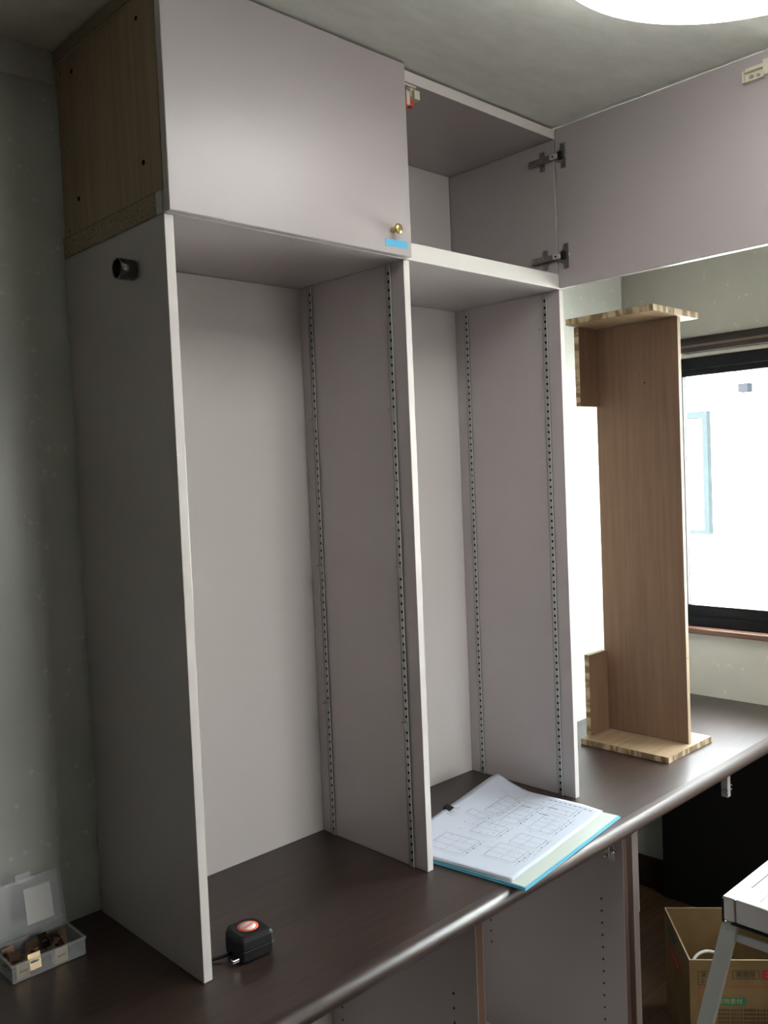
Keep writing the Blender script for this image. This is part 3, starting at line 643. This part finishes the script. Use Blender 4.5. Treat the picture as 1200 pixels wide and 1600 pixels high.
pl_ = link('plan_lines', bml, M['paper_line'], top); pl_['kind'] = 'stuff'; pi_ = link('plan_figures', bmi, M['paper_ink'], top); pi_['kind'] = 'stuff'
# binder clip
pc = S(0.46, 1.0); 
clip = empty('binder_clip', (0, 0, 0), 'small black binder clip on the back edge of the drawing sheets', 'binder clip')
bm = bmesh.new(); ca, cb_ = 0.44, 0.0
mz = Matrix.Translation((N0.x, N0.y, fz+0.0074)) @ Matrix.Rotation(RZ, 4, 'Z')
pc = mz @ S(0.475, 0.985); ang = RZ + PI/2 + 0.15
clip.location = pc; clip.rotation_euler = (0, 0, ang - PI/2)
pr = [(0.010, 0.0075), (-0.010, 0.0012), (-0.010, -0.0012), (0.010, -0.0065)]
for (ya, za), (yb, zb) in zip(pr[:-1], pr[1:]): pass
for xs_ in (0,):
    va = []
    for x in (-0.0105, 0.0105):
        va.append([bm.verts.new((x, y, z)) for y, z in ((-0.009, 0.0010), (0.008, 0.0062), (0.010, 0.0062), (0.010, -0.0040), (0.008, -0.0040), (-0.009, -0.0010), (-0.009, -0.0004), (0.0075, -0.0030), (0.0085, 0.0052), (-0.009, 0.0004))])
    n_ = 10
    for i in range(n_): bm.faces.new((va[0][i], va[0][(i+1) % n_], va[1][(i+1) % n_], va[1][i]))
    bm.faces.new(va[0][::-1]); bm.faces.new(va[1])
link('clip_body', bm, M['black'], clip)
bm = bmesh.new(); tube(bm, [(-0.006, -0.008, 0.0016), (-0.004, -0.020, 0.004), (-0.0028, -0.030, 0.006), (0.0, -0.0325, 0.0064), (0.0028, -0.030, 0.006), (0.004, -0.020, 0.004), (0.006, -0.008, 0.0016)], 0.0007, 6)
plab(link('wire_handle', bm, M['chrome'], clip), 'steel wire handle')
# ------------------------------------------------------------------ tape measure
tm = empty('tape_measure', (0.112, 0.028, ZT), 'black tape measure with a round orange and white label on the worktop', 'tape measure', rz=-0.10)
bm = bmesh.new()
hx, hy, hh_ = 0.034, 0.034, 0.046
pts = [(-0.034, -0.030), (-0.034, 0.022), (-0.026, 0.034), (0.012, 0.036), (0.030, 0.024), (0.034, 0.002), (0.034, -0.030), (0.028, -0.034), (-0.028, -0.034)]
def ring(z, s): return [bm.verts.new((x*s, y*s, z)) for x, y in pts]
lv = [(0.0005, 0.93), (0.004, 1.0), (0.0215, 1.02), (0.0225, 0.99), (0.0235, 1.02), (0.038, 1.0), (0.044, 0.92), (0.0465, 0.80)]
rs = [ring(z, s_) for z, s_ in lv]
for a_, b_ in zip(rs[:-1], rs[1:]):
    for i in range(len(pts)): bm.faces.new((a_[i], a_[(i+1) % len(pts)], b_[(i+1) % len(pts)], b_[i]))
bm.faces.new(rs[0][::-1]); bm.faces.new(rs[-1]); bevel(bm, 0.0012, 2)
link('case', bm, M['black'], tm)
bm = bmesh.new(); lathe(bm, [(0.0001, 0.0004), (0.0190, 0.0004), (0.0190, 0.0009), (0.0001, 0.0009)], (0.0, 0, 0.0465), (0, 0, 1), 36); lb = plab(link('label', bm, M['orange'], tm), 'orange label ring')
bm = bmesh.new(); lathe(bm, [(0.0001, 0.0009), (0.0142, 0.0009), (0.0142, 0.0012), (0.0001, 0.0012)], (0.0, 0, 0.0465), (0, 0, 1), 36); link('label_centre', bm, M['white_label'], lb)
rot = Matrix.Rotation(0.25, 4, 'Z')
bm = bmesh.new(); [boxbm(bm, -0.0125+k*0.0036, -0.0100+k*0.0036, -0.0022, 0.0022, 0.0477, 0.0479, 0, rot) for k in range(7)]; boxbm(bm, -0.0130, 0.0130, 0.0030, 0.0036, 0.0477, 0.0479, 0, rot); boxbm(bm, -0.0130, 0.0130, -0.0036, -0.0030, 0.0477, 0.0479, 0, rot)
link('label_bar', bm, M['orange'], lb)
bm = bmesh.new(); boxbm(bm, -0.0480, -0.0345, -0.0290, -0.0210, 0.006, 0.0125); bevel(bm, 0.001, 2); plab(link('end_hook', bm, M['chrome'], tm), 'steel end hook')
bm = bmesh.new(); tube(bm, [(-0.030, 0.004, 0.010), (-0.048, 0.006, 0.007), (-0.066, 0.014, 0.0045), (-0.084, 0.016, 0.0040), (-0.089, 0.010, 0.004)], 0.0030, 8); link('wrist_cord', bm, M['black'], tm)
# ------------------------------------------------------------------ clear parts box
pb = empty('parts_box', (-0.160, 0.289, ZT), 'open clear plastic parts box full of metal brackets at the left', 'plastic box')
bx0, bx1, by0, by1, bh = -0.227, -0.094, 0.243, 0.333, 0.034; ob = org(pb)
def rel(b):
    for q in b.verts: q.co -= ob
t_ = 0.0014
bm = bmesh.new()
boxbm(bm, bx0+0.003, bx1-0.003, by0+0.003, by1-0.003, ZT+0.0006, ZT+0.002)
for a in ((bx0+0.001, bx1-0.001, by0+0.001, by0+0.001+t_), (bx0+0.001, bx1-0.001, by1-0.001-t_, by1-0.001), (bx0+0.001, bx0+0.001+t_, by0+0.0025, by1-0.0025), (bx1-0.001-t_, bx1-0.001, by0+0.0025, by1-0.0025)):
    boxbm(bm, a[0], a[1], a[2], a[3], ZT+0.002, ZT+bh-0.002)
for a in ((bx0-0.001, bx1+0.001, by0-0.001, by0+0.003), (bx0-0.001, bx1+0.001, by1-0.003, by1+0.001), (bx0-0.001, bx0+0.003, by0+0.003, by1-0.003), (bx1-0.003, bx1+0.001, by0+0.003, by1-0.003)):
    boxbm(bm, a[0], a[1], a[2], a[3], ZT+bh-0.0035, ZT+bh)
rel(bm); link('tray', bm, M['clear'], pb)
bm = bmesh.new(); boxbm(bm, -0.160, -0.152, by0-0.0035, by0-0.001, ZT+0.012, ZT+bh-0.004); bevel(bm, 0.001, 2); rel(bm); link('catch', bm, M['clear'], pb)
# lid leaning back against the wall
bm = bmesh.new(); lw = (bx1-bx0)+0.004; lh = 0.095; cx_ = (bx0+bx1)/2
boxbm(bm, -lw/2, lw/2, -0.0012, 0, 0.0, lh)
for a in ((-lw/2, lw/2, 0.0, 0.0025), (-lw/2, lw/2, lh-0.0025, lh)): boxbm(bm, a[0], a[1], -0.009, -0.0012, a[2], a[3])
for a in ((-lw/2, -lw/2+0.0025), (lw/2-0.0025, lw/2)): boxbm(bm, a[0], a[1], -0.009, -0.0012, 0.0025, lh-0.0025)
boxbm(bm, -0.014, 0.014, -0.012, -0.009, lh-0.004, lh+0.012)
tilt = Matrix.Translation((cx_, by1+0.004, ZT+bh+0.001)) @ Matrix.Rotation(-0.20, 4, 'X')
for q in bm.verts: q.co = tilt @ q.co
rel(bm); lid = link('lid', bm, M['clear'], pb)
bm = bmesh.new(); boxbm(bm, 0.000, 0.050, -0.0017, -0.0013, 0.012, 0.076)
for q in bm.verts: q.co = tilt @ q.co
rel(bm); plab(link('lid_label', bm, M['white_label'], lid), 'white paper label')
# brackets inside: folded metal angles with a slot
def bracket(bm, mtx, w_=0.022, h_=0.026, slot=True):
    t = 0.0012
    if slot:
        boxbm(bm, -w_/2, w_/2, 0, t, 0, h_*0.40, 0, mtx); boxbm(bm, -w_/2, w_/2, 0, t, h_*0.55, h_, 0, mtx)
        boxbm(bm, -w_/2, -w_*0.32, 0, t, h_*0.40, h_*0.55, 0, mtx); boxbm(bm, w_*0.32, w_/2, 0, t, h_*0.40, h_*0.55, 0, mtx)
    else: boxbm(bm, -w_/2, w_/2, 0, t, 0, h_, 0, mtx)
    boxbm(bm, -w_/2, w_/2, t, 0.016, 0, t, 0, mtx)
bm = bmesh.new(); bracket(bm, None, 0.023, 0.027); proto = bpy.data.meshes.new('metal_bracket'); bmesh.ops.recalc_face_normals(bm, faces=bm.faces[:]); bm.to_mesh(proto); bm.free(); proto.materials.append(M['gold']); proto2 = proto.copy(); proto2.materials.clear(); proto2.materials.append(M['gold_dark'])
spots = [(-0.206, 0.2475, 0.004, (0.0, 0.0, 0.0)), (-0.181, 0.258, 0.006, (-0.25, 0.05, 0.1)), (-0.138, 0.2475, 0.004, (0, 0, 0.0)), (-0.165, 0.270, 0.012, (-0.9, 0.1, 0.8)), (-0.135, 0.272, 0.012, (-1.0, 0.3, -0.5)),
         (-0.115, 0.268, 0.008, (-0.7, 0.2, 0.9)), (-0.200, 0.285, 0.010, (-1.1, 0.0, 0.3)), (-0.172, 0.300, 0.010, (-0.8, -0.2, -0.7)), (-0.142, 0.300, 0.014, (-0.6, 0.2, 0.5)), (-0.117, 0.300, 0.010, (-0.9, 0, -0.3)), (-0.205, 0.308, 0.008, (-0.3, 0, 0.2)),
         (-0.152, 0.285, 0.020, (-1.3, 0.2, 1.3)), (-0.188, 0.272, 0.018, (-1.2, -0.3, -0.9)), (-0.125, 0.288, 0.020, (-1.2, 0.25, 0.2)), (-0.208, 0.270, 0.012, (-0.5, 0.2, 0.2))]
blab = ['upright gilt bracket at the near left corner of the parts box', 'gilt slotted bracket leaning behind the front wall of the parts box', 'upright greenish bracket against the front wall of the parts box',
        'tilted gilt bracket in the middle of the parts box', 'tilted bracket right of the box middle', 'slanted bracket near the right end of the parts box', 'flat lying bracket at the left of the parts box',
        'dark bracket at the back middle of the parts box', 'raised bracket at the back, right of the middle', 'bracket in the back right corner of the parts box', 'slanting bracket in the back left corner of the parts box',
        'topmost bracket at the centre of the heap in the parts box', 'bracket lying on the heap left of its centre', 'bracket lying on the heap at the right', 'bracket standing at the left wall of the parts box']
for (x, y, dz, r_), lb_ in zip(spots, blab):
    o = bpy.data.objects.new('metal_bracket', proto if 'gilt' in lb_ or 'greenish' in lb_ else proto2); C.objects.link(o); o.location = (x, y, ZT+dz-0.001); o.rotation_euler = r_
    tag(o, lb_, 'bracket', 'zinc brackets in the clear parts box')
# ------------------------------------------------------------------ cardboard box
Bc = Vector((1.378, -0.153)); cu = Vector((0.6616, -0.7498)); cv = Vector((0.6825, 0.7309)); cv = Vector((-cu.y, cu.x)); BL, BWd, BHt = 0.30, 0.285, 0.300
carton = empty('cardboard_box', (Bc.x, Bc.y, 0.0), 'open brown cardboard box with green, red and black print on the floor', 'cardboard box', rz=math.atan2(cu.y, cu.x))
ct = 0.004
bm = bmesh.new(); boxbm(bm, 0, BL, 0, ct, 0.003, BHt-0.001); plab(link('front_wall', bm, M['kraft'], carton), 'printed front')
bm = bmesh.new(); boxbm(bm, 0, BL, BWd-ct, BWd, 0.003, BHt-0.001); link('back_wall', bm, M['kraft'], carton)
bm = bmesh.new(); boxbm(bm, 0, ct, ct, BWd-ct, 0.003, BHt-0.001); sw = link('side_wall', bm, M['kraft'], carton)
bm = bmesh.new(); boxbm(bm, BL-ct, BL, ct, BWd-ct, 0.003, BHt-0.001); link('side_wall', bm, M['kraft'], carton)
bm = bmesh.new(); boxbm(bm, 0, BL, 0, BWd, 0.0, 0.003); link('base', bm, M['kraft'], carton)
bm = bmesh.new()
for a in ((0, BL, 0, ct), (0, BL, BWd-ct, BWd), (0, ct, ct, BWd-ct), (BL-ct, BL, ct, BWd-ct)): boxbm(bm, a[0], a[1], a[2], a[3], BHt-0.001, BHt)
plab(link('rim', bm, M['kraft_edge'], carton), 'pale cut rim')
def decal(name, boxes, m, face='front'):
    bm = bmesh.new()
    for a in boxes:
        if face == 'front': boxbm(bm, a[0], a[1], -0.0004, -0.0001, a[2], a[3])
        else: boxbm(bm, -0.0004, -0.0001, a[0], a[1], a[2], a[3])
    return link(name, bm, M[m], carton)
def frame(u0, u1, z0, z1, t=0.0012): return [(u0, u1, z0, z0+t), (u0, u1, z1-t, z1), (u0, u0+t, z0+t, z1-t), (u1-t, u1, z0+t, z1-t)]
decal('printed_frame', frame(0.022, 0.074, 0.232, 0.270), 'print_black'); decal('printed_frame', frame(0.112, 0.180, 0.249, 0.272), 'print_black')
decal('printed_panel', [(0.187, 0.235, 0.247, 0.273)], 'print_red')
decal('printed_border', frame(0.022, 0.290, 0.020, 0.2285, 0.0016), 'print_red')
decal('printed_banner', [(0.060, 0.145, 0.177, 0.198)], 'print_green')
def lettering(body, size, u, z, m, dy=-0.0006, face='front'):
    me = text_mesh(body, size); me.materials.append(M[m]); o = bpy.data.objects.new('lettering', me); C.objects.link(o); o.parent = carton
    if face == 'front': o.location = (u, dy, z); o.rotation_euler = (PI/2, 0, 0)
    else: o.location = (dy, u, z); o.rotation_euler = (PI/2, 0, -PI/2)
    return o
lettering('凍\n2-', 0.016, 0.036, 0.251, 'print_black'); lettering('業務用', 0.0175, 0.146, 0.2600, 'print_black'); lettering('ニ', 0.018, 0.205, 0.260, 'print_kraft')
lettering('植物素材', 0.0165, 0.103, 0.1872, 'print_kraft')
for k in range(6): lettering('原材料名 保存方法 賞味期限 要冷凍 取扱注意', 0.0078, 0.150, 0.163-0.011*k, 'print_black')
decal('side_banner', [(0.155, 0.250, 0.252, 0.273)], 'print_dkgreen', 'side')
decal('side_panel_print', [(0.100, 0.225, 0.190, 0.226)], 'print_red', 'side')
lettering('そのまま', 0.022, 0.165, 0.208, 'print_kraft', face='side'); lettering('お好みで', 0.018, 0.150, 0.160, 'print_dkgreen', face='side')
lettering('調理例', 0.016, 0.150, 0.130, 'print_dkgreen', face='side')
# cable in the carton
bm = bmesh.new(); pts_ = []
for k in range(0, 41):
    a = 2*PI*k/40; pts_.append((0.075+0.055*math.cos(a), 0.058+0.040*math.sin(a), 0.228+0.042*math.sin(a)))
tube(bm, pts_, 0.0042, 8)
cb2 = link('cable_coil', bm, M['cable']); cb2.location = (Bc.x, Bc.y, 0); cb2.rotation_euler = (0, 0, math.atan2(cu.y, cu.x)); tag(cb2, 'coil of white cable inside the cardboard box', 'cable')
fl_ = bmesh.new(); boxbm(fl_, 0.010, BL-0.010, 0.010, BWd-0.010, 0.005, 0.120); bevel(fl_, 0.012, 2)
pk = link('packing_bundle', fl_, M['kraft']); pk.location = (Bc.x, Bc.y, 0); pk.rotation_euler = (0, 0, math.atan2(cu.y, cu.x)); tag(pk, 'brown wrapped bundle filling the lower part of the carton', 'package')
# ------------------------------------------------------------------ aluminium step stool
stx, sty, stz = 1.106, -0.381, 0.650; SW, SD = 0.40, 0.50
stool = empty('step_stool', (stx+SW/2, sty-SD/2, 0), 'brushed aluminium step stool standing in front of the cardboard box', 'step stool')
os_ = org(stool)
def sbox(name, x0, x1, y0, y1, z0, z1, m, bev=0.0, parent=stool): return box(name, x0, x1, y0, y1, z0, z1, M[m], parent, bev)
# platform: cap top with slots between raised boards
bm = bmesh.new()
xs0, xs1, ys1, ys0 = stx, stx+SW, sty, sty-SD
slots = []
tp = []
def T_(x0, x1, y0, y1, z0, z1): boxbm(bm, x0-os_.x, x1-os_.x, y0-os_.y, y1-os_.y, z0-os_.z, z1-os_.z)
# long boards along x separated by narrow grooves
T_(xs0, xs1, sty-0.030, sty, stz-0.056, stz)
T_(xs0, xs0+0.030, ys0, sty-0.030, stz-0.056, stz); T_(xs1-0.030, xs1, ys0, sty-0.030, stz-0.056, stz)
T_(xs0+0.030, xs1-0.030, ys0, ys0+0.03, stz-0.056, stz)
bevel(bm, 0.004, 3); link('platform_frame', bm, M['aluminium'], stool)
yb = sty-0.031; k = 0
while yb-0.042 > ys0+0.03:
    sbox('platform_board', xs0+0.031, xs1-0.031, yb-0.042, yb-0.0005, stz-0.020, stz-0.0008, 'aluminium', 0.0012)
    if k == 0: pass
    # slot mark cut in the board
    sl_ = sbox('slot', xs0+0.078, xs1-0.060, yb-0.0045-0.0005, yb-0.0005+0.0000, stz-0.0009, stz-0.0004, 'black_frame')
    yb -= 0.0435; k += 1
sbox('corner_cap', xs0-0.001, xs0+0.004, sty-0.004, sty+0.0015, stz-0.060, stz-0.006, 'black', 0.001)
# legs
def leg(x0, y0, x1, y1, wdt=0.030, dep=0.012):
    bm = bmesh.new()
    a = Vector((x0, y0, stz-0.060)); b = Vector((x1, y1, 0.012))
    prof = [(-wdt/2, -dep/2), (wdt/2, -dep/2), (wdt/2, dep/2), (-wdt/2, dep/2)]
    # U channel: web plus two flanges
    def barseg(ux0, ux1, uy0, uy1):
        v = []
        for p in (a, b):
            v += [bm.verts.new((p.x+x_-os_.x, p.y+y_-os_.y, p.z-os_.z)) for x_, y_ in ((ux0, uy0), (ux1, uy0), (ux1, uy1), (ux0, uy1))]
        for idx in ((0, 1, 2, 3), (7, 6, 5, 4), (0, 4, 5, 1), (1, 5, 6, 2), (2, 6, 7, 3), (3, 7, 4, 0)): bm.faces.new([v[i] for i in idx])
    return bm, barseg, a, b
for sx in (0, 1):
    for sy in (0, 1):
        s_x = -1 if sx == 0 else 1; s_y = 1 if sy == 0 else -1
        xt = (xs0+0.006) if sx == 0 else (xs1-0.006); yt = (sty-0.014) if sy == 0 else (ys0+0.014)
        xb_ = xt + s_x*(0.085 if sx == 0 else 0.04); yb_ = yt + s_y*((0.118 if sx == 0 else 0.0) if sy == 0 else 0.05)
        bm, seg, a, b = leg(xt, yt, xb_, yb_)
        seg(-0.0015*1, 0.0015, -0.017, 0.017)                       # web facing sideways
        seg(0.0015 if sx == 0 else -0.016, 0.016 if sx == 0 else -0.0015, 0.014 if sy == 1 else -0.017, 0.017 if sy == 1 else -0.014)
        lg = link('leg', bm, M['alu_leg'], stool)
        bm = bmesh.new(); boxbm(bm, xb_-0.010-os_.x, xb_+0.018-os_.x, yb_-0.020-os_.y, yb_+0.020-os_.y, 0.0005, 0.022); bevel(bm, 0.003, 2); plab(link('foot', bm, M['black'], lg), 'black rubber foot')
        bm = bmesh.new(); px_ = xt-0.002*1 if sx == 0 else xt+0.002
        cyl(bm, (px_-os_.x - 0.002, yt-os_.y+0.004, stz-0.076), (px_-os_.x+0.002, yt-os_.y+0.004, stz-0.076), 0.004, n=12); link('rivet', bm, M['steel'], lg)
sbox('side_rail', xs0+0.010, xs0+0.016, ys0+0.03, sty-0.022, stz-0.102, stz-0.082, 'alu_leg', 0.001)
sbox('side_rail', xs1-0.016, xs1-0.010, ys0+0.03, sty-0.022, stz-0.102, stz-0.082, 'alu_leg', 0.001)
sbox('cross_rail', xs0+0.020, xs1-0.020, ys0+0.010, ys0+0.018, stz-0.102, stz-0.082, 'alu_leg', 0.001)
sbox('lower_step', xs0-0.02, xs1+0.0, ys0-0.030, ys0+0.045, 0.300, 0.322, 'aluminium', 0.002)
bm = bmesh.new(); T_(xs0-0.0022, xs0+0.012, ys0+0.02, sty-0.02, stz-0.060, stz-0.056); link('gasket', bm, M['black_frame'], stool)
for o in C.objects:
    if o.name.split('.')[0] in ('screw', 'nail_hole', 'bracket_hole', 'adjusting_screw', 'edge_joint', 'peg_hole', 'hinge_pin', 'latch_screw', 'label_bar'): o['kind'] = 'stuff'
# ------------------------------------------------------------------ outside the window
struct(box('ground', -40, 40, -40, 40, -0.30, -0.20, M['ground']))
hs = empty('neighbour_house', (5.5, 0, -0.2), 'white neighbouring house seen through the window, washed out by light', 'house')
box('wall', 5.5, 9.0, 1.42, 6.0, -0.2, 2.75, M['house_wall'], hs)
box('wall', 6.2, 9.0, -6.0, 1.419, -0.2, 2.5499, M['house_wall'], hs)
wf = box('window', 5.44, 5.4998, 1.745, 2.55, 1.08, 1.11, M['house_frame'], hs)
for a in ((1.745, 1.785, 1.11, 1.94), (2.51, 2.55, 1.11, 1.94), (2.13, 2.16, 1.11, 1.94)): box('frame_post', 5.44, 5.4998, a[0], a[1], a[2], a[3], M['house_frame'], wf)
box('frame_head', 5.44, 5.4998, 1.745, 2.55, 1.94, 1.99, M['house_frame'], wf)
box('pane', 5.47, 5.49, 1.785, 2.51, 1.111, 1.939, M['house_glass'], wf)
box('eave', 6.05, 9.0, -3.0, 1.418, 2.55, 2.66, M['house_roof'], hs)
box('gutter', 5.42, 5.499, 1.43, 1.50, 2.10, 2.16, M['house_roof'], hs)
bm = bmesh.new(); oh = org(hs); tube(bm, [(6.19-oh.x, 1.30, 2.02-oh.z), (6.18-oh.x, 1.15, 2.05-oh.z), (6.19-oh.x, 0.95, 2.09-oh.z)], 0.012, 6); link('pipe', bm, M['house_roof'], hs)
box('vent', 6.12, 6.199, 1.10, 1.24, 1.28, 1.34, M['house_roof'], hs)
